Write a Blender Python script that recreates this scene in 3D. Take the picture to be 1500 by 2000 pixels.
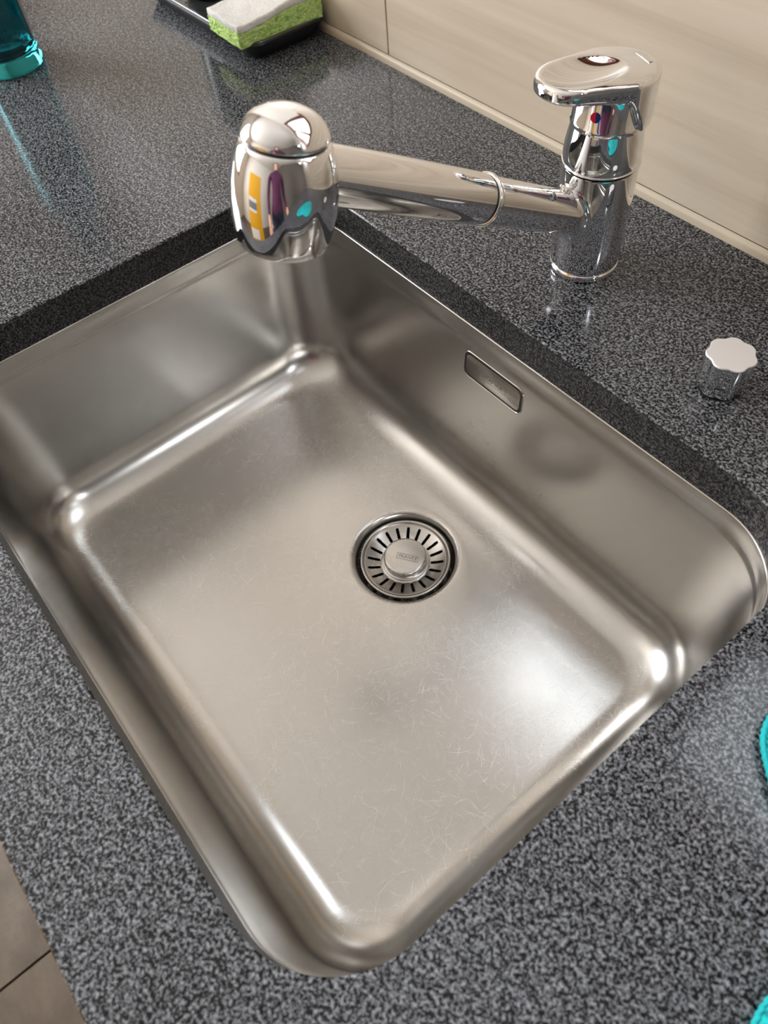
import bpy, bmesh, math, random
from mathutils import Vector, Matrix, Euler, noise
R = math.radians
PI = math.pi
for o in list(bpy.data.objects): bpy.data.objects.remove(o)
S = bpy.context.scene
C = S.collection

# ------------------------------------------------------------------ camera
cam = bpy.data.objects.new('camera', bpy.data.cameras.new('camera')); C.objects.link(cam)
cam.location = (0.6059, 0.0534, 0.4111)
cam.rotation_euler = (R(34.512), R(4.0635), R(50.9001))
cam.data.sensor_width = 36; cam.data.lens = 36*1470.2/2000
cam.data.clip_start = 0.02
cam.data.dof.use_dof = True; cam.data.dof.focus_distance = 0.60; cam.data.dof.aperture_fstop = 8.5
S.camera = cam

# ------------------------------------------------------------------ world and lights
w = bpy.data.worlds.new('world'); S.world = w; w.use_nodes = True
wn = w.node_tree.nodes; wl = w.node_tree.links
sky = wn.new('ShaderNodeTexSky'); sky.sky_type = 'HOSEK_WILKIE'; sky.turbidity = 4.0
sky.sun_direction = Vector((0.3, -0.5, 0.8)).normalized()
wn['Background'].inputs[1].default_value = 1.2
wl.new(sky.outputs[0], wn['Background'].inputs[0])

def area(name, loc, direction, sx, sy, power, col):
    l = bpy.data.lights.new(name, 'AREA'); l.shape = 'RECTANGLE'; l.size = sx; l.size_y = sy
    l.energy = power; l.color = col
    o = bpy.data.objects.new(name, l); C.objects.link(o); o.location = loc
    o.rotation_euler = Vector(direction).to_track_quat('-Z', 'Y').to_euler()
    return o
# daylight entering by the window above the tiles and by the left wall's window
area('daylight_sink_window', (0.52, 0.80, 0.90), (0, -1, -0.05), 1.05, 0.78, 10, (0.90, 0.96, 1.0))
area('daylight_side_window', (-1.72, -0.75, 0.65), (1, 0, -0.1), 1.1, 1.1, 80, (0.97, 0.98, 1.0))
S.view_settings.view_transform = 'Standard'; S.view_settings.look = 'None'
S.view_settings.gamma = 1; S.view_settings.use_curve_mapping = False
S.view_settings.exposure = 0.28

# ------------------------------------------------------------------ material helpers
def mat(name, col=(.5, .5, .5), rough=.5, metal=0.0, **kw):
    m = bpy.data.materials.new(name); m.use_nodes = True
    b = m.node_tree.nodes['Principled BSDF']
    b.inputs['Base Color'].default_value = (*col, 1); b.inputs['Roughness'].default_value = rough
    b.inputs['Metallic'].default_value = metal
    for k, v in kw.items(): b.inputs[k.replace('_', ' ')].default_value = v
    return m
def nd(m, t, **props):
    n = m.node_tree.nodes.new(t)
    for k, v in props.items(): setattr(n, k, v)
    return n
def ln(m, a, b): m.node_tree.links.new(a, b)
def bsdf(m): return m.node_tree.nodes['Principled BSDF']
def coords(m, scale=(1, 1, 1), rot=(0, 0, 0), kind='Object'):
    t = nd(m, 'ShaderNodeTexCoord'); mp = nd(m, 'ShaderNodeMapping')
    mp.inputs['Scale'].default_value = scale; mp.inputs['Rotation'].default_value = rot
    ln(m, t.outputs[kind], mp.inputs['Vector']); return mp.outputs['Vector']
def noise_tex(m, vec, scale, detail=2.0, rough=.5, dist=0.0):
    n = nd(m, 'ShaderNodeTexNoise'); n.inputs['Scale'].default_value = scale; n.inputs['Detail'].default_value = detail
    n.inputs['Roughness'].default_value = rough; n.inputs['Distortion'].default_value = dist
    ln(m, vec, n.inputs['Vector']); return n.outputs['Fac']
def ramp(m, fac, stops, interp='LINEAR'):
    r = nd(m, 'ShaderNodeValToRGB'); cr = r.color_ramp; cr.interpolation = interp
    while len(cr.elements) < len(stops): cr.elements.new(0.5)
    for e, (p, c) in zip(cr.elements, stops):
        e.position = p; e.color = (*c, 1) if len(c) == 3 else c
    ln(m, fac, r.inputs['Fac']); return r.outputs['Color']
def mix(m, fac, a, b, mode='MIX'):
    n = nd(m, 'ShaderNodeMix', data_type='RGBA', blend_type=mode)
    for s, v in ((0, fac), (6, a), (7, b)):
        if hasattr(v, 'links') or hasattr(v, 'is_linked'): ln(m, v, n.inputs[s])
        elif s == 0: n.inputs[0].default_value = v
        else: n.inputs[s].default_value = (*v, 1)
    return n.outputs[2]
def mth(m, op, a, b=0.0, c=0.0):
    n = nd(m, 'ShaderNodeMath', operation=op)
    for i, v in enumerate((a, b, c)):
        if hasattr(v, 'is_linked'): ln(m, v, n.inputs[i])
        else: n.inputs[i].default_value = v
    return n.outputs[0]
def bump(m, h, strength, dist):
    n = nd(m, 'ShaderNodeBump'); n.inputs['Strength'].default_value = strength; n.inputs['Distance'].default_value = dist
    ln(m, h, n.inputs['Height']); ln(m, n.outputs[0], bsdf(m).inputs['Normal']); return n

# granite: light feldspar flecks in a dark ground
def granite(name, rough, lo, hi):
    m = mat(name, rough=rough)
    v = coords(m)
    a = noise_tex(m, v, 520, 3.0, .62, .25)
    b = noise_tex(m, v, 190, 2.0, .5)
    d = noise_tex(m, v, 9, 2.0, .5)
    s = mth(m, 'ADD', mth(m, 'MULTIPLY', a, .80), mth(m, 'MULTIPLY', b, .20))
    s = mth(m, 'ADD', s, mth(m, 'MULTIPLY', mth(m, 'SUBTRACT', d, .5), .06))
    c = ramp(m, s, [(.455, lo), (.515, tuple((x*2+y)/3 for x, y in zip(lo, hi))), (.56, tuple(x*.3+y*.5 for x, y in zip(lo, hi))), (.645, hi)])
    ln(m, c, bsdf(m).inputs['Base Color'])
    return m
M_gran = granite('granite_polished', .11, (.0008, .0009, .0012), (.30, .315, .345))
bsdf(M_gran).inputs['Specular IOR Level'].default_value = .36
M_grancut = granite('granite_honed_shaded', .45, (.001, .001, .0012), (.125, .125, .13))  # unpolished cut face, its colour also darkened because less light reaches it
bsdf(M_grancut).inputs['Specular IOR Level'].default_value = .22

# brushed stainless steel with fine wear scratches
def steel(name, col, rough, scratch=1.0):
    m = mat(name, col, rough, 1.0)
    v = coords(m)
    base = noise_tex(m, v, 14, 4, .6)
    geo = nd(m, 'ShaderNodeNewGeometry'); sx = nd(m, 'ShaderNodeSeparateXYZ'); ln(m, geo.outputs['True Normal'], sx.inputs[0])
    flat_ = nd(m, 'ShaderNodeMapRange'); ln(m, mth(m, 'ABSOLUTE', sx.outputs[2]), flat_.inputs[0]); flat_.inputs[1].default_value = .80; flat_.inputs[2].default_value = .97
    tot = None
    for k, (sc, L_, wd_, cv, st_) in enumerate(((36, .0110, .00013, 14, 1.0), (52, .0080, .00011, -25, .8), (75, .0055, .00010, 35, .8), (43, .0095, .00012, 6, .7), (90, .0045, .00010, -40, .7), (61, .0070, .00011, 22, .7), (22, .0190, .00011, -5, .6), (105, .0040, .00010, 20, .6), (120, .0036, .0001, -30, .6))):
        mp = nd(m, 'ShaderNodeMapping'); mp.inputs['Location'].default_value = (k*.377, k*.211, 0); ln(m, v, mp.inputs[0])
        vo_ = nd(m, 'ShaderNodeTexVoronoi', voronoi_dimensions='2D', feature='F1'); vo_.inputs['Scale'].default_value = sc; ln(m, mp.outputs[0], vo_.inputs['Vector'])
        df = nd(m, 'ShaderNodeVectorMath', operation='SUBTRACT'); ln(m, mp.outputs[0], df.inputs[0]); ln(m, vo_.outputs['Position'], df.inputs[1])
        cs = nd(m, 'ShaderNodeSeparateXYZ'); ln(m, vo_.outputs['Color'], cs.inputs[0])
        ro = nd(m, 'ShaderNodeVectorRotate', rotation_type='Z_AXIS'); ln(m, df.outputs[0], ro.inputs['Vector']); ln(m, mth(m, 'MULTIPLY', cs.outputs[0], 6.283), ro.inputs['Angle'])
        xy = nd(m, 'ShaderNodeSeparateXYZ'); ln(m, ro.outputs[0], xy.inputs[0])
        yy = mth(m, 'ABSOLUTE', mth(m, 'MULTIPLY_ADD', mth(m, 'MULTIPLY', xy.outputs[0], xy.outputs[0]), cv, xy.outputs[1]))
        a1 = nd(m, 'ShaderNodeMapRange'); ln(m, yy, a1.inputs[0]); a1.inputs[1].default_value = wd_*2.0; a1.inputs[2].default_value = wd_*.5
        a2 = nd(m, 'ShaderNodeMapRange'); ln(m, mth(m, 'ABSOLUTE', xy.outputs[0]), a2.inputs[0]); a2.inputs[1].default_value = L_; a2.inputs[2].default_value = L_*.5
        q = mth(m, 'MULTIPLY', mth(m, 'MULTIPLY', a1.outputs[0], a2.outputs[0]), mth(m, 'MULTIPLY', cs.outputs[1], st_))
        tot = q if tot is None else mth(m, 'MAXIMUM', tot, q)
    mask = nd(m, 'ShaderNodeMapRange'); ln(m, noise_tex(m, v, 6, 3, .6), mask.inputs[0]); mask.inputs[1].default_value = .36; mask.inputs[2].default_value = .60
    tot = mth(m, 'MULTIPLY', tot, mth(m, 'MULTIPLY', flat_.outputs[0], mth(m, 'MULTIPLY_ADD', mask.outputs[0], .8, .2)))
    grain = noise_tex(m, coords(m, (900, 900, 900)), 1.0, 2, .6)
    c = mix(m, mth(m, 'MULTIPLY', tot, 0.52*scratch), col, (1.0, .96, .90))
    c = mix(m, mth(m, 'MULTIPLY', base, .16), c, tuple(x*.80 for x in col))
    ln(m, c, bsdf(m).inputs['Base Color'])
    rr = mth(m, 'MULTIPLY_ADD', base, .12, rough-.06)
    rr = mth(m, 'ADD', rr, mth(m, 'MULTIPLY', tot, .12*scratch))
    ln(m, rr, bsdf(m).inputs['Roughness'])
    h = mth(m, 'ADD', mth(m, 'MULTIPLY', grain, .35), mth(m, 'MULTIPLY', tot, -.8*scratch))
    bump(m, h, .06, .00006)
    return m
M_steel = steel('brushed_steel', (.525, .51, .485), .25, 1.0)
M_steel2 = steel('satin_steel', (.51, .49, .465), .25, .3)
M_chrome = mat('chrome', (.86, .86, .87), .025, 1.0)
M_chrome_w = mat('chrome_collar', (.80, .80, .80), .12, 1.0)
M_dark = mat('black_rubber_and_shade', (.006, .006, .006), .45)  # rubber parts, and flat black standing for shade in gaps and holes
M_knobtop = mat('brushed_chrome_top', (.90, .90, .92), .5, .6)
mm = M_knobtop; bump(mm, noise_tex(mm, coords(mm, (150, 2600, 150), (0, 0, .5)), 1, 2), .25, .0002)
M_red = mat('red_enamel', (.55, .008, .02), .15); M_blue = mat('blue_enamel', (.01, .025, .12), .15)
M_lime = mat('limescale', (.75, .70, .62), .8)

M_tile = mat('cream_tile', rough=.38)
mm = M_tile
n1 = noise_tex(mm, coords(mm, (2.2, 3, 42), (0, .10, 0)), 1.0, 4, .6, .4)
c1 = ramp(mm, n1, [(.26, (.44, .365, .275)), (.5, (.55, .47, .37)), (.74, (.61, .53, .43))])
ln(mm, c1, bsdf(mm).inputs['Base Color'])
M_grout = mat('grey_grout', (.33, .30, .27), .8)
M_trim = mat('cream_sealing_strip', (.51, .44, .335), .42)
M_white = mat('white_plaster', (.74, .70, .64), .8)
M_darkwall = mat('darkened_wall', (.12, .10, .085), .7)  # right wall coloured dark so the steel mirrors a shaded room side
M_ceil = mat('white_ceiling', (.80, .77, .72), .85)
M_frame = mat('red_brown_wood', (.20, .055, .028), .4)
M_ftile = mat('brown_floor_tile', rough=.45)
mm = M_ftile
ff = ramp(mm, noise_tex(mm, coords(mm), 9, 7, .68, .3), [(.3, (.062, .047, .031)), (.5, (.105, .080, .056)), (.7, (.150, .120, .088))])
ln(mm, ff, bsdf(mm).inputs['Base Color'])
M_fgrout = mat('dark_floor_grout', (.028, .022, .018), .9)
M_cab = mat('white_cabinet', (.70, .68, .64), .35)
M_tray = mat('black_tray_plastic', (.012, .013, .015), .38)
M_traytop = mat('grey_tray_liner', (.10, .10, .105), .28, .7)
M_sponge = mat('green_cellulose', rough=.9)
mm = M_sponge
v = coords(mm)
sg = noise_tex(mm, v, 140, 3, .6)
ln(mm, ramp(mm, sg, [(.30, (.16, .34, .06)), (.42, (.47, .72, .19)), (.65, (.62, .85, .32))]), bsdf(mm).inputs['Base Color'])
vo = nd(mm, 'ShaderNodeTexVoronoi'); vo.inputs['Scale'].default_value = 330; ln(mm, v, vo.inputs['Vector'])
bump(mm, mth(mm, 'ADD', vo.outputs['Distance'], sg), 1.0, .0016)
M_scour = mat('white_scouring_pad', rough=.95)
mm = M_scour
sg = noise_tex(mm, coords(mm), 420, 4, .75)
ln(mm, ramp(mm, sg, [(.3, (.78, .79, .77)), (.6, (.96, .96, .94))]), bsdf(mm).inputs['Base Color']); bump(mm, sg, 1.0, .0018)
M_glass = mat('teal_glass', (.03, .38, .43), .03, 0, Transmission_Weight=1.0, IOR=1.48)
M_tealp = mat('dark_teal_plastic', (.004, .065, .07), .18)
M_pumpw = mat('grey_pump_plastic', (.4, .42, .43), .3)
M_cloth = mat('turquoise_waffle', rough=.85)
mm = M_cloth
v = coords(mm, (1, 1, 1), (0, 0, .5), 'UV')
wv = []
for ax in ('X', 'Y'):
    t = nd(mm, 'ShaderNodeTexWave', bands_direction=ax); t.inputs['Scale'].default_value = 1.0; ln(mm, v, t.inputs['Vector']); wv.append(t.outputs['Fac'])
mx = mth(mm, 'MAXIMUM', wv[0], wv[1])
ln(mm, ramp(mm, mx, [(.25, (.0, .22, .24)), (.9, (.006, .47, .49))]), bsdf(mm).inputs['Base Color'])
bump(mm, mx, .9, .0012)
M_hem = mat('turquoise_hem', (.004, .42, .45), .8)
M_yellow = mat('yellow_cardboard', (.85, .42, .012), .5)
M_paper = mat('white_label_paper', (.8, .8, .8), .6)
M_grey = mat('grey_print', (.2, .21, .22), .6)
M_purple = mat('purple_knit', (.075, .012, .045), .9)
M_navy = mat('navy_denim', (.010, .014, .035), .85)
M_skin = mat('skin', (.55, .31, .21), .55)
M_hair = mat('brown_hair', (.05, .025, .012), .6)
M_lamp = mat('lamp_lens', (.9, .9, .9), .4, 0, Emission_Color=(.92, .96, 1, 1), Emission_Strength=20.0)
M_engr = mat('engraved_steel', (.26, .235, .21), .5, 1.0)
M_clear = mat('window_glass', (1, 1, 1), 0.0, 0, Transmission_Weight=1.0, IOR=1.02)

# ------------------------------------------------------------------ object helpers
def link(name, bm, m, parent=None, smooth=True, angle=None):
    me = bpy.data.meshes.new(name); bmesh.ops.recalc_face_normals(bm, faces=bm.faces[:]); bm.to_mesh(me); bm.free()
    for mt in (m if isinstance(m, (list, tuple)) else [m]): me.materials.append(mt)
    if smooth: me.shade_smooth()
    if smooth and angle: me.set_sharp_from_angle(angle=R(angle))
    o = bpy.data.objects.new(name, me); C.objects.link(o)
    if parent: o.parent = parent
    return o
def tag(o, label=None, cat=None, group=None, kind=None):
    for k, v in (('label', label), ('category', cat), ('group', group), ('kind', kind)):
        if v: o[k] = v
    return o
def thing(name, loc, label, cat, rz=0, group=None):
    o = bpy.data.objects.new(name, None); C.objects.link(o); o.location = loc; o.rotation_euler = (0, 0, rz)
    o.empty_display_size = .02
    return tag(o, label, cat, group)
def box(bm, x0, x1, y0, y1, z0, z1, bev=0, seg=2, mi=0):
    r = bmesh.ops.create_cube(bm, size=1)
    for v_ in r['verts']:
        v_.co = Vector(((x0+x1)/2+v_.co.x*(x1-x0), (y0+y1)/2+v_.co.y*(y1-y0), (z0+z1)/2+v_.co.z*(z1-z0)))
    fs = {f for v_ in r['verts'] for f in v_.link_faces}
    for f in fs: f.material_index = mi
    if bev:
        bmesh.ops.bevel(bm, geom=list({e for v_ in r['verts'] for e in v_.link_edges}), offset=bev, segments=seg, profile=.5, affect='EDGES')
def rings(bm, loops, close_first=False, close_last=False, cyc=True):
    vs = [[bm.verts.new(p) for p in L] for L in loops]
    n = len(vs[0])
    for a, b in zip(vs, vs[1:]):
        for i in range(n if cyc else n-1):
            j = (i+1) % n
            try: bm.faces.new((a[i], a[j], b[j], b[i]))
            except ValueError: pass
    if close_first: bm.faces.new(vs[0])
    if close_last: bm.faces.new(vs[-1])
    return vs
def lathe(bm, prof, n=64, mtx=None, cx=0, cy=0, scal=None, caps=True):
    loops = []
    for r, z in prof:
        L = []
        for i in range(n):
            a = 2*PI*i/n
            q = r*(scal(a, z) if scal else 1)
            L.append(Vector((cx+q*math.cos(a), cy+q*math.sin(a), z)))
        loops.append([mtx @ p for p in L] if mtx else L)
    return rings(bm, loops, caps and prof[0][0] > 1e-6, caps and prof[-1][0] > 1e-6)
def arc(cx, cz, r, a0, a1, n):
    return [(cx+r*math.cos(R(a0+(a1-a0)*i/n)), cz+r*math.sin(R(a0+(a1-a0)*i/n))) for i in range(n+1)]
def rrect(x0, x1, y0, y1, r, n=16, m=26):
    P = []
    for cx, cy, a0 in ((x1-r, y0+r, -90), (x1-r, y1-r, 0), (x0+r, y1-r, 90), (x0+r, y0+r, 180)):
        P += [(cx+r*math.cos(R(a0+90*i/n)), cy+r*math.sin(R(a0+90*i/n))) for i in range(n+1)]
    out = []
    k = n+1
    for s in range(4):                       # extra points along the straight sides
        seg = P[s*k:(s+1)*k]; out += seg
        a, b = seg[-1], P[((s+1)*k) % len(P)]
        out += [(a[0]+(b[0]-a[0])*i/m, a[1]+(b[1]-a[1])*i/m) for i in range(1, m)]
    return out
def frame(z, x=None):
    z = Vector(z).normalized()
    x = Vector(x) if x else (Vector((0, 0, 1)) if abs(z.z) < .9 else Vector((1, 0, 0)))
    x = (x-z*x.dot(z)).normalized(); y = z.cross(x)
    return Matrix((x, y, z)).transposed()
def text_mesh(name, s, size, m, parent, mtx, depth=.0001):
    cu = bpy.data.curves.new(name, 'FONT'); cu.body = s; cu.size = size; cu.align_x = 'CENTER'; cu.align_y = 'CENTER'; cu.extrude = depth
    cu.resolution_u = 2
    to = bpy.data.objects.new('tmp', cu); C.objects.link(to)
    bpy.context.view_layer.update()
    me = bpy.data.meshes.new_from_object(to.evaluated_get(bpy.context.evaluated_depsgraph_get())); bpy.data.objects.remove(to)
    me.name = name; me.materials.clear(); me.materials.append(m); me.transform(mtx)
    o = bpy.data.objects.new(name, me); C.objects.link(o); o.parent = parent; return o

# ------------------------------------------------------------------ room shell
W, D, WY, FZ = 0.570, 0.400, 0.600, -0.90
X0, X1, Y0, ZC = -1.60, 2.10, -2.30, 1.55
TH = .032                                                  # slab thickness
WX0, WX1, WZ0, WZ1 = 0.02, 1.02, 0.44, 1.26                # window above the tiles
wb = bmesh.new()
for a in ((X0, WX0, FZ, ZC), (WX1, X1, FZ, ZC), (WX0, WX1, FZ, WZ0), (WX0, WX1, WZ1, ZC)):
    box(wb, a[0], a[1], WY+.008, WY+.16, a[2], a[3])
wall_back = tag(link('wall_back', wb, M_white, smooth=False), kind='structure')
bm = bmesh.new(); box(bm, X0, X1, WY+.0055, WY+.008, .0085, .425)
link('grout', bm, M_grout, wall_back, smooth=False)
tile_me = None
tx = [-.104-.602*k for k in (3, 2, 1)]+[-.104+.602*k for k in range(4)]
for x in tx:
    xa, xb = max(x+.001, X0), min(x+.601, X1)
    bm = bmesh.new(); box(bm, xa, xb, WY, WY+.007, .009, .425, .0007, 2)
    link('tile', bm, M_tile, wall_back, smooth=False)
bm = bmesh.new()
pr = [(.6, .0), (.5965, .0), (.5965, .0050), (.5972, .0066), (.5990, .0082), (.6, .0087)]
rings(bm, [[Vector((x, y, z)) for y, z in pr] for x in (X0, X1)], True, True)
tag(link('trim_1', bm, M_trim, angle=30), kind='structure')
# window_1: red-brown timber frame with two casements, sill, glass
win = bpy.data.objects.new('window_1', None); C.objects.link(win); win.location = (0, 0, 0); tag(win, kind='structure')
bm = bmesh.new()
for a in ((WX0, WX1, WZ0, WZ0+.05), (WX0, WX1, WZ1-.05, WZ1), (WX0, WX0+.05, WZ0, WZ1), (WX1-.05, WX1, WZ0, WZ1)):
    box(bm, a[0], a[1], WY+.03, WY+.09, a[2], a[3], .003)
link('window_frame', bm, M_frame, win, smooth=False)
bm = bmesh.new(); box(bm, (WX0+WX1)/2-.03, (WX0+WX1)/2+.03, WY+.028, WY+.092, WZ0+.05, WZ1-.05, .003)
link('mullion', bm, M_frame, win, smooth=False)
for a, b in ((WX0+.05, (WX0+WX1)/2-.03), ((WX0+WX1)/2+.03, WX1-.05)):
    bm = bmesh.new(); box(bm, a, b, WY+.058, WY+.062, WZ0+.05, WZ1-.05); link('pane', bm, M_clear, win, smooth=False)
bm = bmesh.new(); box(bm, WX0-.03, WX1+.03, WY-.02, WY+.05, WZ0-.012, WZ0+.006, .003)
link('window_sill', bm, M_frame, win, smooth=False)
# other walls (left wall has window_2)
bm = bmesh.new()
for a in ((Y0, -1.35, FZ, ZC), (-.15, WY+.16, FZ, ZC), (-1.35, -.15, FZ, .05), (-1.35, -.15, 1.25, ZC)):
    box(bm, X0-.1, X0, a[0], a[1], a[2], a[3])
tag(link('wall_left', bm, M_white, smooth=False), kind='structure')
win2 = bpy.data.objects.new('window_2', None); C.objects.link(win2); tag(win2, kind='structure')
bm = bmesh.new()
for a in ((-1.35, -.15, .05, .11), (-1.35, -.15, 1.19, 1.25), (-1.35, -1.29, .05, 1.25), (-.21, -.15, .05, 1.25), (-.78, -.72, .05, 1.25)):
    box(bm, X0-.07, X0-.02, a[0], a[1], a[2], a[3])
link('window_frame', bm, M_frame, win2, smooth=False)
for nm, a in (('wall_right', (X1, X1+.1, Y0, WY+.16, FZ, ZC)), ('wall_front', (X0-.1, X1+.1, Y0-.1, Y0, FZ, ZC)), ('ceiling', (X0-.1, X1+.1, Y0-.1, WY+.16, ZC, ZC+.1))):
    bm = bmesh.new(); box(bm, *a); tag(link(nm, bm, M_ceil if nm == 'ceiling' else M_darkwall if nm == 'wall_right' else M_white, smooth=False), kind='structure')
bm = bmesh.new(); box(bm, X0-.1, X1+.1, Y0-.1, WY+.16, FZ-.06, FZ-.004)
floor = tag(link('floor', bm, M_fgrout, smooth=False), kind='structure')
# floor tiles, joints along the line seen at the lower left
fa = math.atan2(-.358+.442, .142-.139)                       # joint direction (nearly +y)
TW, TL = .60, .60
tj = 0
bm = bmesh.new(); box(bm, .0015, TW-.0015, .0015, TL-.0015, -.004, 0, .001, 1)
tme = None
for i in range(-3, 4):
    for j in range(-4, 5):
        x = .1405+i*TW; y = -.70+j*TL+0
        if x < X0-.5 or x > X1 or y < Y0-.25 or y > WY: continue
        if tme is None:
            o = link('tile', bm, M_ftile, floor, smooth=False); tme = o.data
        else:
            o = bpy.data.objects.new('tile', tme); C.objects.link(o); o.parent = floor
        sx = min(x+TW, X1)-max(x, X0)
        o.location = (max(x, X0), y, FZ); o.scale = (max(sx, .02)/TW, 1, 1)

# ------------------------------------------------------------------ worktop
YF = -.076
XL, XR = X0, 1.75
RC = .064
bm = bmesh.new()
ch = .0011
inner_t = rrect(-ch, W+ch, -ch, D+ch, RC+ch)
inner = rrect(0, W, 0, D, RC)
outer = [(XL, YF+.001), (XR, YF+.001), (XR, WY-.0005), (XL, WY-.0005)]
def loop_edges(pts, z):
    vs = [bm.verts.new((x, y, z)) for x, y in pts]
    es = [bm.edges.new((vs[i], vs[(i+1) % len(vs)])) for i in range(len(vs))]
    return vs, es
for z, ins, wt in ((0, inner_t, 0), (-TH, inner, 1)):
    va, ea = loop_edges(outer if not wt else [(XL, YF), (XR, YF), (XR, WY-.0005), (XL, WY-.0005)], z)
    vb, eb = loop_edges(ins, z)
    bmesh.ops.triangle_fill(bm, use_beauty=True, use_dissolve=False, edges=ea+eb)
    if z == 0: ta, tb = va, vb
    else: ba, bb = va, vb
def side(a, b, mi):
    for i in range(len(a)):
        j = (i+1) % len(a); f = bm.faces.new((a[i], a[j], b[j], b[i])); f.material_index = mi
mid = [bm.verts.new((x, y, -ch)) for x, y in inner]
side(tb, mid, 0); side(mid, bb, 1)
om = [bm.verts.new((v_.co.x, v_.co.y, -.001)) for v_ in ba]
side(ta, om, 0); side(om, ba, 0)
counter = link('worktop', bm, [M_gran, M_grancut], smooth=False)
tag(counter, 'dark speckled grey granite worktop with a rounded cutout around the sink', 'worktop')

# cabinet under the worktop
cab = thing('base_cabinet', (0, 0, FZ), 'white base cabinet run hidden beneath the front edge of the granite worktop', 'cabinet')
bm = bmesh.new()
for x in (XL+.01, -.40, 1.0, XR-.03): box(bm, x, x+.018, YF+.045, WY-.02, .1, -FZ-TH)
box(bm, XL+.01, XR-.03, WY-.035, WY-.02, .1, -FZ-TH); box(bm, XL+.01, XR-.03, YF+.045, WY-.035, .1, .118)
box(bm, XL+.01, XR-.03, YF+.09, YF+.105, 0, .1)
link('carcass', bm, M_cab, cab, smooth=False)
for k in range(5):
    x = XL+.012+k*.662
    bm = bmesh.new(); box(bm, x, x+.656, YF+.024, YF+.044, .105, -FZ-TH-.004, .0015)
    d_ = link('door', bm, M_cab, cab, smooth=False)
    bm = bmesh.new(); box(bm, x+.25, x+.41, YF+.004, YF+.012, .80, .812, .002)
    for q in (.26, .39): box(bm, x+q, x+q+.01, YF+.010, YF+.025, .802, .81)
    link('handle', bm, M_chrome_w, d_, smooth=False)

# ------------------------------------------------------------------ sink
DX, DY, FLZ = .2935, .2760, -.2200
sink = thing('kitchen_sink', (DX, DY, FLZ), 'undermounted rectangular brushed stainless steel sink set below the granite worktop', 'sink')
def sl(dx0, z, rr=None):
    """rounded rectangle loop at inset dx0"""
    r = rr if rr else max(.038, RC-dx0*.5)
    return [Vector((x-DX, y-DY, z-FLZ)) for x, y in rrect(.0012+dx0, W-.0005-dx0, -.0022+dx0, D-.0014-dx0, r)]
loops = [sl(-.024, -TH-.0016), sl(-.024, -TH), sl(-.0012, -TH)]
for a in (30, 60, 90): loops.append(sl(-.0012+.0012*math.sin(R(a)), -TH-.0012*(1-math.cos(R(a)))))
# rim band, then a faint pressed step, tapering wall, floor fillet
loops += [sl(.0003, -TH-.008), sl(.0006, -TH-.0155), sl(.0011, -TH-.0175), sl(.0017, -TH-.0190), sl(.0022, -TH-.022)]
wall_in, fr = .0100, .0400
zt = FLZ+.0015+fr
for k in range(1, 7):
    t = k/6; loops.append(sl(.0022+(wall_in-.0022)*t, (-TH-.022)*(1-t)+zt*t))
for k in range(1, 15):
    a = R(5+85*k/14); loops.append(sl(wall_in+fr*(math.cos(R(5))-math.cos(a))*1.04, zt-fr*(math.sin(a)-math.sin(R(5)))/(1-math.sin(R(5)))*.985))
flat = sl(wall_in+fr*1.04+.006, FLZ+.0017)
loops.append(flat)
# interpolate to the drain circle
def toc(p, r, z):
    v_ = Vector((p.x, p.y, 0)).normalized(); return Vector((v_.x*r, v_.y*r, z))
last = flat
for t in (.25, .5, .72, .88):
    loops.append([p.lerp(toc(p, .0562, 0), t)*1.0 for p in last])
    L = loops[-1]
    for p in L: p.z = .0017*(1-t)**1.5
for r, z in ((.053, 0), (.0505, -.0002), (.0487, -.0008), (.0472, -.0022), (.0462, -.0040), (.0450, -.0075), (.0445, -.0085), (.0410, -.0092), (.0400, -.0105), (.0400, -.045)):
    r *= 1.055; z *= 1.13
    loops.append([toc(p, r, z) for p in last])
bm = bmesh.new(); rings(bm, loops)
bowl = link('bowl', bm, M_steel, sink, angle=60)
bm = bmesh.new(); lathe(bm, [(.0420, -.020), (.0415, -.055), (.0, -.056)], 48, caps=False)
link('waste_pipe', bm, M_dark, sink)
# overflow on the back wall
oy = D-.0014-.0022-.0078*.0185/.1245
tilt = math.atan2(.0078, .1245)
omx = Matrix.Translation((.2820-DX, oy-DY-.0002, -.0725-FLZ)) @ Matrix.Rotation(-tilt, 4, 'X')
def slot(w_, h_, r, y):
    return [omx @ Vector((x, y, z)) for x, z in rrect(-w_/2, w_/2, -h_/2, h_/2, r, 8, 3)]
bm = bmesh.new()
rings(bm, [slot(.0742, .0297, .0080, .0004), slot(.0736, .0291, .0078, -.0003), slot(.0728, .0283, .0074, -.0006), slot(.0720, .0275, .0070, -.0005), slot(.0714, .0269, .0067, .0006)])
link('overflow_rim', bm, M_steel2, sink)
bm = bmesh.new(); rings(bm, [slot(.0716, .0271, .0066, -.0002), slot(.0640, .0200, .005, -.0002)], False, True)
link('overflow_gap_shade', bm, M_dark, sink)  # flat black panel stands in for the shaded gap; no real opening
bm = bmesh.new(); rings(bm, [slot(.0664, .0222, .0045, .0006), slot(.0664, .0222, .0045, -.0003), slot(.0658, .0216, .0042, -.0005)], False, True)
for v_ in bm.verts: v_.co += Vector((-.0003, 0, -.0003))
ofp = link('overflow_plate', bm, M_steel2, sink, angle=40)
tm = omx @ Matrix.Translation((0, -.00053, -.0003)) @ Matrix.Rotation(PI/2, 4, 'X')
text_mesh('lettering', 'FRANKE', .0068, M_engr, ofp, tm, .00005)
bm = bmesh.new()
for a, b, c_, d_ in ((-.0165, .0165, .0040, .0043), (-.0165, .0165, -.0043, -.0040), (-.0165, -.0162, -.0043, .0043), (.0162, .0165, -.0043, .0043)):
    box(bm, a, b, c_, d_, -.00005, .00005)
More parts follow.
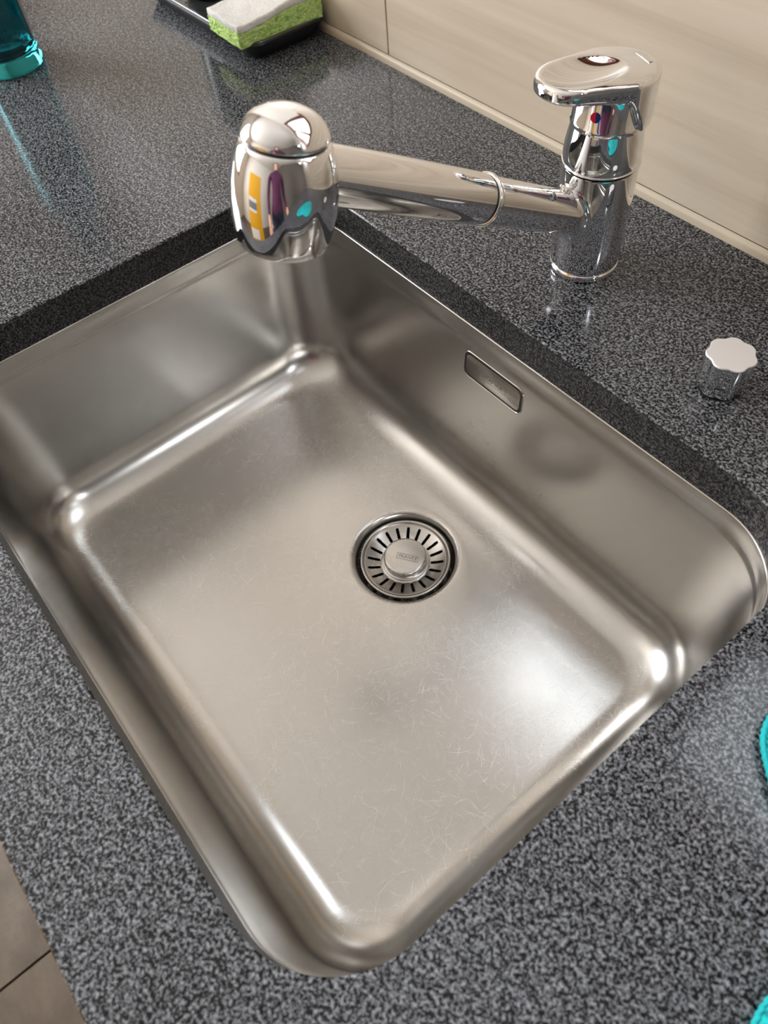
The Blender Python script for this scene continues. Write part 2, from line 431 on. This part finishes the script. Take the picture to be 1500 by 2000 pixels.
bm.transform(tm); link('logo_frame', bm, M_engr, ofp, smooth=False)

# strainer (lifts out of the drain)
st = thing('sink_strainer', (DX, DY, FLZ), 'round stainless steel basket strainer with radial slots sitting in the drain', 'strainer')
st.scale = (1.055, 1.055, 1.055)
bm = bmesh.new()
NA, NR = 20*40, 44
def bz(r):          # dish profile from centre to rim
    t = (r-.019)/(.0385-.019)
    return -.0125+.0058*max(0, t)**1.7
rr = [.019+(.0385-.019)*i/NR for i in range(NR+1)]
gv = [[bm.verts.new((r*math.cos(2*PI*k/NA), r*math.sin(2*PI*k/NA), bz(r))) for k in range(NA)] for r in rr]
per = 2*PI/20
for i in range(NR):
    rc = (rr[i]+rr[i+1])/2
    for k in range(NA):
        a = ((k+.5)*2*PI/NA) % per-per/2
        s_ = abs(a)*rc; hw = .00145
        inside = False
        if .0252 <= rc <= .0346: inside = s_ < hw
        elif .0238 < rc < .0252: inside = s_*s_+(rc-.0252)**2 < hw*hw
        elif .0346 < rc < .0361: inside = s_*s_+(rc-.0346)**2 < hw*hw
        if not inside: bm.faces.new((gv[i][k], gv[i][(k+1) % NA], gv[i+1][(k+1) % NA], gv[i+1][k]))
bmesh.ops.delete(bm, geom=[v_ for v_ in bm.verts if not v_.link_faces], context='VERTS')
bas = link('basket', bm, M_steel2, st)
sol = bas.modifiers.new('thickness', 'SOLIDIFY'); sol.thickness = .0007; sol.offset = -1
bm = bmesh.new(); lathe(bm, [(.0385, -.0067), (.0393, -.0058), (.0402, -.0048), (.0411, -.0044), (.0419, -.0047), (.0422, -.0056), (.0420, -.0080), (.0405, -.0090), (.0384, -.0078), (.0382, -.0070)], 96, caps=False)
link('basket_rim', bm, M_steel2, st)
bm = bmesh.new(); lathe(bm, [(.0232, -.0132), (.0236, -.0118), (.0228, -.0110), (.0208, -.0113), (.0190, -.0108), (.0175, -.0085), (.0172, -.0060)], 72, caps=False)
link('seal_ring', bm, M_steel2, st)
bm = bmesh.new(); lathe(bm, [(.0168, -.0085), (.0190, -.0064), (.0199, -.0045), (.0201, -.0030), (.0197, -.0016), (.0188, -.0010), (.0176, -.0008), (.0, -.0006)], 72)
dc = link('knob', bm, M_steel, st, angle=50)
ta = math.atan2(.011, .0162)
tm = Matrix.Translation((.0032, .0005, -.00050)) @ Matrix.Rotation(ta, 4, 'Z')
text_mesh('lettering', 'FRANKE', .0048, M_engr, dc, tm, .00004)
bm = bmesh.new()
for a, b, c_, d_ in ((-.0102, .0102, .0027, .0030), (-.0102, .0102, -.0030, -.0027), (-.0102, -.0099, -.003, .003), (.0099, .0102, -.003, .003)):
    box(bm, a, b, c_, d_, -.00004, .00004)
bm.transform(tm); link('logo_frame', bm, M_engr, dc, smooth=False)

# ------------------------------------------------------------------ mixer tap
BX, BY = .2820, .4940
tap = thing('mixer_tap', (BX, BY, 0), 'chrome single lever mixer tap with pull-out spray spout standing behind the sink', 'tap')
TC = Vector((BX, BY, 0))
bm = bmesh.new(); lathe(bm, [(.0255, 0), (.0278, .0004), (.0282, .0012), (.0282, .0042), (.0277, .0054), (.0268, .0060)], 72)
link('base_ring', bm, M_chrome, tap, angle=50)
bm = bmesh.new(); lathe(bm, [(.0268, .0058), (.0274, .0064), (.0277, .008), (.0282, .03), (.0285, .06), (.0284, .0880), (.0281, .0893)], 72)
link('body', bm, M_chrome, tap, angle=50)
bm = bmesh.new(); lathe(bm, [(.0284, .0905), (.0289, .0910), (.0289, .0917), (.0284, .0922)], 72)
link('seam_ring', bm, M_chrome_w, tap, angle=50)
bm = bmesh.new(); lathe(bm, [(.0272, .0900), (.0283, .0925), (.0284, .098), (.0280, .105), (.0271, .112), (.0262, .118), (.0258, .1205)], 72)
link('upper_body', bm, M_chrome, tap, angle=50)
def hexish(a, z): return 1-.035*abs(math.cos(4*a+.6))**2
bm = bmesh.new(); lathe(bm, [(.0240, .1190), (.0265, .1200), (.0268, .1215), (.0268, .1235), (.0262, .1245), (.0255, .150), (.0235, .1515)], 96, scal=lambda a, z: 1 if z < .1246 else hexish(a, z))
coll = link('cartridge_collar', bm, M_chrome, tap, angle=40)
daz = R(-72)
nrm = Vector((math.cos(daz), math.sin(daz), 0))
tm = Matrix.Translation(nrm*.0262+Vector((0, 0, .1335))) @ frame(nrm, (0, 0, 1)).to_4x4()
for mt, a0, nm, lb in ((M_red, 0, 'hot_mark', 'red half of the dot'), (M_blue, 180, 'cold_mark', 'blue half of the dot')):
    bm = bmesh.new(); vs = [bm.verts.new(tm @ Vector((.0036*math.cos(R(a0+15*i+0)), .0036*math.sin(R(a0+15*i)), 0))) for i in range(13)]
    f = bm.faces.new(vs); r_ = bmesh.ops.extrude_face_region(bm, geom=[f]); bmesh.ops.translate(bm, vec=nrm*-.0012, verts=[g for g in r_['geom'] if isinstance(g, bmesh.types.BMVert)])
    h_ = link(nm, bm, mt, coll, smooth=False); h_['label'] = lb
# lever: skirt at the back, flat scooped paddle to the front
LA = R(-108)
lx = Vector((math.cos(LA), math.sin(LA), 0)); ly = Vector((-lx.y, lx.x, 0))
def half_w(s):
    if s < 0: return math.sqrt(max(0, .0295**2-s*s))
    t = s/.058
    wd = .0295*(1-t)+.0215*t
    return wd
outl = []
NO = 96
# outline by arc parameter
pts = []
for i in range(60):
    a = R(90+180*i/59); pts.append((.0295*math.cos(a), .0295*math.sin(a)))
for i in range(1, 30):
    s = .037*i/29; pts.append((s, -half_w(s)))
wd = half_w(.037)
for i in range(1, 40):
    a = -PI/2+PI*i/40; pts.append((.037+.0215*math.cos(a), wd*math.sin(a)))
for i in range(29, 0, -1):
    s = .037*i/29; pts.append((s, half_w(s)))
def sstep(a, b, x):
    t = min(1, max(0, (x-a)/(b-a))); return t*t*(3-2*t)
def ztop(s, y_):
    z = .1565+.0030*sstep(-.03, .03, s)-.0008*(y_/.03)**2
    # scoop in the paddle
    q = ((s-.025)/.031)**2+(y_/.0195)**2
    if q < 1: z -= .0074*(1-q)
    return z
def zbot(s, y_):
    return .1215+(.1445-.1215)*sstep(-.014, .004, s-.10*abs(y_))+.0052*sstep(.0, .05, s)
def P3(s, y_, z): return lx*s+ly*y_+Vector((0, 0, z))
lp = []
for f_ in (.0, .35, .7, .9): lp.append([P3(s*f_, y_*f_, zbot(s, y_)*1.0) if f_ else P3(s*.05, y_*.05, zbot(s, y_)) for s, y_ in pts])
lp.append([P3(s*.97, y_*.97, zbot(s, y_)) for s, y_ in pts])
lp.append([P3(s, y_, zbot(s, y_)+.0014) for s, y_ in pts])
er = .0042
for t in (.3, .6, 1): lp.append([P3(s, y_, (zbot(s, y_)+.0014)*(1-t)+(ztop(s, y_)-er)*t) for s, y_ in pts])
for a in (20, 40, 60, 80):
    k = er*(1-math.cos(R(a)))
    L = []
    for s, y_ in pts:
        ln_ = math.hypot(s-.018, y_); q = 1-k/ln_
        L.append(P3(.018+(s-.018)*q, y_*q, ztop(s, y_)-er+er*math.sin(R(a))))
    lp.append(L)
for f_ in [.86-.86*i/22 for i in range(22)]+[.012]:
    lp.append([P3(.018+(s-.018)*f_, y_*f_, ztop(.018+(s-.018)*f_, y_*f_)) for s, y_ in pts])
bm = bmesh.new(); rings(bm, lp, True, True)
link('lever', bm, M_chrome, tap, angle=70)
bm = bmesh.new(); box(bm, -.0225, -.0190, -.008, .008, .1569, .15715)
mmx = Matrix(((lx.x, ly.x, 0, 0), (lx.y, ly.y, 0, 0), (0, 0, 1, 0), (0, 0, 0, 1))); bm.transform(mmx)
lg = link('engraved_strip', bm, M_chrome_w, tap, smooth=False)
# spout
J = Vector((0, 0, .0422))
HP = Vector((.2650, .2390, .1790))-TC                        # centre of the spray head
SE = HP+Vector((0, 0, .0085))
ud = (SE-J).normalized(); SL = (SE-J).length
fm = frame(ud).to_4x4(); fm.translation = J
rb = .0158
prof = [(rb, .012), (rb, .040), (rb, SL*.45)]
bm = bmesh.new(); lathe(bm, prof, 64, fm); spo = link('spout', bm, M_chrome, tap, angle=50)
# rolled fillet where the spout leaves the body
RB = .0286; sidev = ud.cross(Vector((0, 0, 1))).normalized(); pu = sidev.cross(ud).normalized()
cols = []
for i in range(72):
    ph = 2*PI*i/72; off = sidev*(rb*math.cos(ph))+pu*(rb*math.sin(ph))
    A_ = ud.x**2+ud.y**2; B_ = off.x*ud.x+off.y*ud.y; C_ = off.x**2+off.y**2-RB**2
    s_ = (-B_+math.sqrt(B_*B_-A_*C_))/A_
    X = J+off+ud*s_
    nb = Vector((X.x, X.y, 0)).normalized(); od = off.normalized(); tb = (od-nb*od.dot(nb)).normalized()
    Pa = X+ud*.0075+od*.00005; Pb = X+tb*.0065; hr = Vector((Pb.x, Pb.y, 0)).normalized()*(RB-.0002); Pb = Vector((hr.x, hr.y, Pb.z))
    cols.append([Pa*(1-t)**2+X*(2*t*(1-t))+Pb*t*t for t in [k/8 for k in range(9)]])
bm = bmesh.new(); rings(bm, [[c_[k] for c_ in cols] for k in range(9)]); link('spout_fillet', bm, M_chrome, tap)
bm = bmesh.new(); s0 = SL*.438
lathe(bm, [(.0155, s0-.002), (.0170, s0-.0018), (.0178, s0), (.0178, s0+.0018), (.0172, s0+.0028), (.0160, s0+.0030)], 64, fm)
link('spout_collar', bm, M_chrome_w, tap, angle=50)
bm = bmesh.new()
lathe(bm, [(.0155, s0+.0045), (.0165, s0+.0052), (.0168, s0+.010), (.0169, SL-.07), (.0166, SL-.030), (.0162, SL-.012)], 64, fm)
link('pull_out_handle', bm, M_chrome, tap, angle=50)
bm = bmesh.new(); lathe(bm, [(.0162, s0+.0012), (.0162, s0+.0060)], 64, fm, caps=False); link('gap_shade', bm, M_dark, tap)  # black band painted as the shadow line between collar and handle
hz = Vector((ud.x, ud.y, 0)).normalized()
TL_ = R(12.5)
ax = (-hz*math.sin(TL_)+Vector((0, 0, 1))*math.cos(TL_)).normalized()     # head axis, pointing up
hm = frame(ax).to_4x4(); hm.translation = HP
hd = [(.0252, -.0338), (.0262, -.0337), (.0268, -.0329), (.0277, -.0290), (.0288, -.0225), (.0298, -.0145), (.0302, -.006), (.0296, .004), (.0279, .013), (.0254, .0202), (.0243, .0222), (.0238, .0226)]
bm = bmesh.new(); lathe(bm, hd, 80, hm); head = link('spray_head', bm, M_chrome, tap, angle=60)
bm = bmesh.new(); lathe(bm, [(.0230, .0205), (.0230, .0246)], 64, hm); link('seam', bm, M_tray, head)
bm = bmesh.new(); lathe(bm, [(.0225, .0240), (.0236, .0240), (.0242, .0246), (.0240, .0260), (.0231, .0280), (.0213, .0310), (.0190, .0335), (.0160, .0356), (.0120, .0373), (.0078, .0383), (.004, .0387), (0, .0388)], 80, hm)
link('cap', bm, M_chrome, head)
bm = bmesh.new(); lathe(bm, [(.0253, -.0338), (.0246, -.0324), (.0, -.0324)], 64, hm); link('nozzle_plate', bm, M_tray, head, smooth=False)
bm = bmesh.new()
for ring_n, rad in ((6, .006), (12, .012), (18, .018)):
    for i in range(ring_n):
        a = 2*PI*i/ring_n
        lathe(bm, [(.0009, -.0324), (.0007, -.0333), (0, -.0334)], 8, hm @ Matrix.Translation((rad*math.cos(a), rad*math.sin(a), 0)))
nz = link('spray_nozzles', bm, M_dark, head); nz['kind'] = 'stuff'
# limescale crumbs in the joint of spout and body
bm = bmesh.new(); rnd = random.Random(4)
up = frame(ud).to_4x4()
for i in range(26):
    q = J+ud*(.0475+rnd.uniform(-.003, .003))+pu*.0172+hz.cross(Vector((0, 0, 1)))*rnd.uniform(-.0035, .0035)+Vector((0, 0, rnd.uniform(-.001, .0012)))
    bmesh.ops.create_icosphere(bm, subdivisions=1, radius=rnd.uniform(.0005, .0012), matrix=Matrix.Translation(q))
lc = link('limescale', bm, M_lime, tap, smooth=False); lc['kind'] = 'stuff'; lc['label'] = 'whitish limescale crust where spout meets body'

# ------------------------------------------------------------------ drain control knob
kn = thing('drain_knob', (.4435, .4590, 0), 'small fluted chrome drain control knob with a matt silver top on the worktop', 'knob')
def flute(a, z): return 1-.10*(.5+.5*math.cos(7*a+1.2))**1.5
bm = bmesh.new(); lathe(bm, [(.0150, 0), (.0154, .0005), (.0154, .0022), (.0145, .0024)], 64); link('base_ring', bm, M_dark, kn, angle=50)
bm = bmesh.new(); lathe(bm, [(.0155, .0022), (.0166, .0026), (.0168, .0034), (.0172, .0295), (.0172, .0300)], 126, scal=flute); link('knob_body', bm, M_chrome, kn, angle=50)
bm = bmesh.new(); lathe(bm, [(.0172, .0300), (.0172, .0306), (.0167, .0312), (0, .0312)], 126, scal=flute)
link('knob_top', bm, M_knobtop, kn, angle=30)['label'] = 'matt brushed silver top'

# ------------------------------------------------------------------ sponge tray, sponge, bottles
tr = thing('sponge_tray', (-.345, .5440, 0), 'long black plastic sponge tray with grey perforated liner against the tiles', 'tray')
def tl(ix, iy, z, r): return [Vector((x, y, z)) for x, y in rrect(-.135+ix, .135-ix, -.056+iy, .056-iy, r, 8, 6)]
bm = bmesh.new()
rings(bm, [tl(.016, .014, 0, .014), tl(.010, .009, .003, .016), tl(.004, .004, .012, .018), tl(0, 0, .0195, .020), tl(.0006, .0006, .0212, .020), tl(.003, .003, .0215, .018), tl(.005, .005, .019, .017), tl(.008, .008, .0135, .015)], True, False)
link('tray_shell', bm, M_tray, tr, angle=50)
bm = bmesh.new()
rings(bm, [tl(.0022, .0022, .0214, .019), tl(.0028, .0028, .0224, .018), tl(.0052, .0052, .0224, .017), tl(.0066, .0066, .0200, .016), tl(.009, .009, .0150, .015), tl(.012, .012, .0140, .013)], False, True)
lin = link('liner', bm, M_traytop, tr, angle=50)
bm = bmesh.new()
for i in range(9):
    for j in range(4): lathe(bm, [(.0021, .0139), (.0021, .0143), (0, .0143)], 14, Matrix.Translation((-.115+i*.0135, -.036+j*.024, 0)))
hh = link('drain_holes', bm, M_dark, lin, smooth=False); hh['kind'] = 'stuff'
# sponge
sp = thing('kitchen_sponge', (-.2515, .5375, .0156), 'green cellulose sponge with a white scouring side lying on the black tray', 'sponge', rz=R(-3))
def wavy(bm, amp, fq):
    for v_ in bm.verts:
        n_ = noise.noise_vector(v_.co*fq); v_.co += n_*amp
def slab(z0, z1, wx, wy, r, nz_, jag):
    bm_ = bmesh.new(); box(bm_, -wx, wx, -wy, wy, z0, z1, r, 3)
    bmesh.ops.subdivide_edges(bm_, edges=[e for e in bm_.edges if e.calc_length() > .006], cuts=22, use_grid_fill=True)
    return bm_
def bend(bm_):
    for v_ in bm_.verts: v_.co.z += .0035*math.sin(v_.co.y*45+.6)*sstep(0, .02, v_.co.z)+.0035
bm = slab(0, .0195, .0360, .0560, .0012, 8, 0); wavy(bm, .0006, 350); wavy(bm, .0011, 60); bend(bm); link('foam', bm, M_sponge, sp)
bm = slab(.0192, .0270, .0362, .0562, .0022, 4, 0); wavy(bm, .0009, 420); wavy(bm, .0012, 60); bend(bm); link('scouring_pad', bm, M_scour, sp)
# dark teal bottle lying behind the sponge in the tray (its base shows at the frame's top)
bt = thing('soap_bottle', (-.3950, .5490, .0146), 'dark teal soap bottle standing in the sponge tray behind the sponge', 'bottle')
bm = bmesh.new(); lathe(bm, [(.026, 0), (.031, .001), (.0335, .004), (.034, .01), (.034, .115), (.031, .128), (.022, .137), (.013, .141), (.013, .150)], 56, scal=None)
link('bottle_body', bm, M_tealp, bt, angle=50)
bm = bmesh.new(); lathe(bm, [(.0145, .146), (.0148, .147), (.0148, .160), (.006, .162), (.005, .180), (.009, .182), (.009, .190), (0, .191)], 32)
bt_p = link('pump', bm, M_pumpw, bt, angle=50)
bm = bmesh.new(); box(bm, -.004, .045, -.004, .004, .183, .190, .002); link('pump_spout', bm, M_pumpw, bt_p, angle=40)
# teal glass
gl = thing('glass_bottle', (-.4420, .2870, 0), 'translucent teal glass bottle with vertical facets at the upper left', 'bottle')
def facet(a, z): return 1-.018*abs(math.sin(7*a)) if z > .004 else 1
bm = bmesh.new(); lathe(bm, [(0, .0012), (.030, .0012), (.034, .0004), (.037, .001), (.0392, .004), (.0396, .010), (.0388, .016), (.0384, .03), (.0380, .16), (.034, .185), (.020, .205), (.0145, .215), (.0145, .245), (.0125, .245), (.0125, .215), (.018, .203), (.031, .183), (.0345, .16), (.0348, .03), (.033, .020), (.024, .0145), (0, .013)], 84, scal=facet)
link('glass_body', bm, M_glass, gl, angle=60)
bm = bmesh.new(); lathe(bm, [(.0, .247), (.0160, .2455), (.0162, .262), (.014, .264), (0, .2645)], 40); link('cap', bm, M_tealp, gl, angle=50)

# ------------------------------------------------------------------ turquoise cloth crumpled beyond the right edge
cl = thing('dish_cloth', (.700, .260, 0), 'crumpled turquoise waffle cloth on the worktop at the right edge', 'cloth')
bl = [(.5935, .300), (.5925, .283), (.5975, .262), (.612, .247), (.632, .232), (.652, .222), (.664, .205), (.668, .180), (.669, .158), (.676, .140), (.692, .128), (.720, .118), (.755, .122), (.790, .140), (.812, .175), (.825, .225), (.822, .285), (.800, .330), (.760, .360), (.715, .368), (.670, .356), (.630, .340), (.606, .322)]
def catmull(P, n):
    out = []; m_ = len(P)
    for i in range(m_):
        p0, p1, p2, p3 = (Vector(P[(i+k) % m_]) for k in (-1, 0, 1, 2))
        for k in range(n):
            t = k/n; out.append(.5*((2*p1)+(p2-p0)*t+(2*p0-5*p1+4*p2-p3)*t*t+(3*p1-p0-3*p2+p3)*t**3))
    return out
ol = catmull([Vector((x-.682, y-.256)) for x, y in bl], 6)
cc = Vector((.030, -.020))
def ch_(x, y, t):
    e = min(1, t/.22); h_ = .0115*math.sqrt(1-(1-e)**2)
    n_ = noise.noise(Vector((x*22+3, y*22, .3)))+.5*noise.noise(Vector((x*50, y*50, 2.3)))
    return h_+(.010*sstep(.1, .8, t))*(1+n_)+.0035*n_*e
loops = [[Vector((p.x+(cc.x-p.x)*.03, p.y+(cc.y-p.y)*.03, .0005)) for p in ol], [Vector((p.x, p.y, .0035)) for p in ol]]
for k in range(1, 26):
    t = k/26
    t2 = t**1.3
    loops.append([Vector((p.x+(cc.x-p.x)*t2, p.y+(cc.y-p.y)*t2, .0035+ch_(p.x+(cc.x-p.x)*t2, p.y+(cc.y-p.y)*t2, t2))) for p in ol])
bm = bmesh.new(); rings(bm, loops, True, True)
uvl = bm.loops.layers.uv.new('UVMap')
for f in bm.faces:
    for l_ in f.loops: l_[uvl].uv = (l_.vert.co.x*70, l_.vert.co.y*70)
link('cloth_folds', bm, M_cloth, cl)
# stitched hem running round the edge
bm = bmesh.new(); hl = []
n_ = len(ol)
for j in range(10):
    a = 2*PI*j/10
    hl.append([Vector((p.x, p.y, .0052))+((Vector((p.x, p.y, 0))-Vector((cc.x, cc.y, 0))).normalized()*math.cos(a)*.0022+Vector((0, 0, math.sin(a)*.0026)))*(1+.22*math.sin(i*1.9)) for i, p in enumerate(catmull([Vector((p_.x, p_.y)) for p_ in ol], 3))])
hl.append(hl[0]); rings(bm, hl); bmesh.ops.remove_doubles(bm, verts=bm.verts[:], dist=1e-6)
link('hem', bm, M_hem, cl)

# ------------------------------------------------------------------ unseen cooker hood carrying the spot; yellow box, photographer (seen in the chrome only)
hd_ = thing('cooker_hood', (1.42, .42, .80), 'slim steel cooker hood on the tiled wall to the right, with a small lit spot', 'hood')
bm = bmesh.new(); box(bm, -.30, .30, -.10, .16, 0, .05, .004); box(bm, -.12, .12, -.02, .17, .05, .74, .003); link('hood_body', bm, M_chrome_w, hd_, smooth=False)
bm = bmesh.new(); lathe(bm, [(.0, -.004), (.020, -.004), (.021, .001)], 32, Matrix.Translation((-.17, .03, 0))); lens = link('lamp_lens', bm, M_lamp, hd_)
hl_ = bpy.data.lights.new('hood_spot', 'AREA'); hl_.shape = 'DISK'; hl_.size = .045; hl_.energy = 2.2; hl_.color = (.92, .96, 1)
ho = bpy.data.objects.new('hood_spot', hl_); C.objects.link(ho); ho.parent = hd_; ho.location = (-.17, .03, -.006)
yb = thing('yellow_display_box', (.10, -1.30, FZ), 'tall yellow box with white labels mirrored in the spray head', 'box')
bm = bmesh.new(); box(bm, -.34, .34, -.15, .15, 0, 1.45, .004); link('carton', bm, M_yellow, yb, smooth=False)
for z0, z1, mt in ((.30, .45, M_paper), (.75, .98, M_paper), (.80, .92, M_grey)):
    bm = bmesh.new(); k = .152 if mt is M_paper else .154; box(bm, -.30, .12, k-.003, k, z0, z1); link('label_patch', bm, mt, yb, smooth=False)

def skin_chain(nodes, edges, root, sub=2):
    me = bpy.data.meshes.new('tmp'); me.from_pydata([n_[0] for n_ in nodes], edges, [])
    o = bpy.data.objects.new('tmp', me); C.objects.link(o)
    m_ = o.modifiers.new('skin', 'SKIN'); m_.use_smooth_shade = True
    for i, n_ in enumerate(nodes):
        sv = me.skin_vertices[0].data[i]; r_ = n_[1]
        sv.radius = (r_, r_) if not isinstance(r_, tuple) else r_
        sv.use_root = (i == root)
    s2 = o.modifiers.new('sub', 'SUBSURF'); s2.levels = sub; s2.render_levels = sub
    bpy.context.view_layer.update()
    r = bpy.data.meshes.new_from_object(o.evaluated_get(bpy.context.evaluated_depsgraph_get()))
    bpy.data.objects.remove(o); return r
pe = thing('person', (.80, -.40, FZ), 'person in a purple jumper and navy trousers standing behind the worktop', 'person', rz=R(25))
N = [((0, 0, .93), .135), ((0, 0, 1.08), .125), ((0, .0, 1.25), .135), ((0, -.01, 1.38), .115), ((0, .0, 1.46), .055), ((0, .015, 1.54), .060), ((0, .02, 1.60), .085), ((0, .015, 1.68), .075)]
E_ = [(i, i+1) for i in range(7)]
for s_ in (-1, 1):
    b0 = len(N)
    N += [((s_*.15, -.01, 1.37), .062), ((s_*.20, -.01, 1.33), .055), ((s_*.235, -.02, 1.08), .043), ((s_*.225, .12, .90), .030), ((s_*.222, .155, .86), .027), ((s_*.220, .185, .825), .030)]
    E_ += [(3, b0)]+[(b0+i, b0+i+1) for i in range(5)]
    hb = b0+5
    for k, (off, ln_) in enumerate(((-.024, .062), (-.008, .072), (.008, .068), (.024, .052))):
        f0 = len(N); N += [((s_*(.220+off), .200, .810), .011), ((s_*(.220+off), .200+ln_*.5, .790), .0085), ((s_*(.220+off), .195+ln_*.75, .790-ln_*.55), .0075)]
        E_ += [(hb, f0), (f0, f0+1), (f0+1, f0+2)]
    f0 = len(N); N += [((s_*.185, .185, .838), .011), ((s_*.168, .215, .822), .009)]; E_ += [(hb-1, f0), (f0, f0+1)]
    l0 = len(N); N += [((s_*.085, 0, .86), .095), ((s_*.10, .0, .66), .080), ((s_*.105, .01, .48), .056), ((s_*.105, -.01, .28), .050), ((s_*.105, -.02, .09), .036), ((s_*.108, .03, .045), .040), ((s_*.112, .14, .032), .030)]
    E_ += [(0, l0)]+[(l0+i, l0+i+1) for i in range(6)]
me = skin_chain(N, E_, 0)
zmin = min(v_.co.z for v_ in me.vertices)
for v_ in me.vertices: v_.co.z -= zmin*(1 if v_.co.z < .3 else 0)
me.materials.clear()
for m_ in (M_skin, M_purple, M_navy, M_tray): me.materials.append(m_)
for p_ in me.polygons:
    c_ = p_.center
    hand = abs(c_.x) > .15 and c_.y > .135
    p_.material_index = 0 if (c_.z > 1.475 or (hand and c_.z > .6)) else 1 if c_.z > .90 else 3 if c_.z < .075 else 2
body_o = bpy.data.objects.new('body', me); C.objects.link(body_o); body_o.parent = pe
bm = bmesh.new(); bmesh.ops.create_uvsphere(bm, u_segments=32, v_segments=20, radius=1)
bmesh.ops.delete(bm, geom=[v_ for v_ in bm.verts if v_.co.y > .25 and v_.co.z < .45], context='VERTS')
for v_ in bm.verts:
    v_.co = Vector((v_.co.x*.098, v_.co.y*.108-.002, v_.co.z*(.115 if v_.co.z > 0 else .19)+1.652)) + noise.noise_vector(v_.co*6)*.005
link('hair', bm, M_hair, pe)
for s_ in (-1, 1):
    bm = bmesh.new(); bmesh.ops.create_uvsphere(bm, u_segments=12, v_segments=8, radius=.011, matrix=Matrix.Translation((s_*.032, .092, 1.645))); link('eye', bm, M_dark, pe)
bm = bmesh.new(); bmesh.ops.create_cone(bm, segments=12, radius1=.015, radius2=.006, depth=.045, cap_ends=True, matrix=Matrix.Translation((0, .103, 1.622)) @ Matrix.Rotation(R(-14), 4, 'X')); link('nose', bm, M_skin, pe)
bm = bmesh.new(); box(bm, -.022, .022, .080, .096, 1.574, 1.584, .003); link('mouth', bm, M_red, pe)
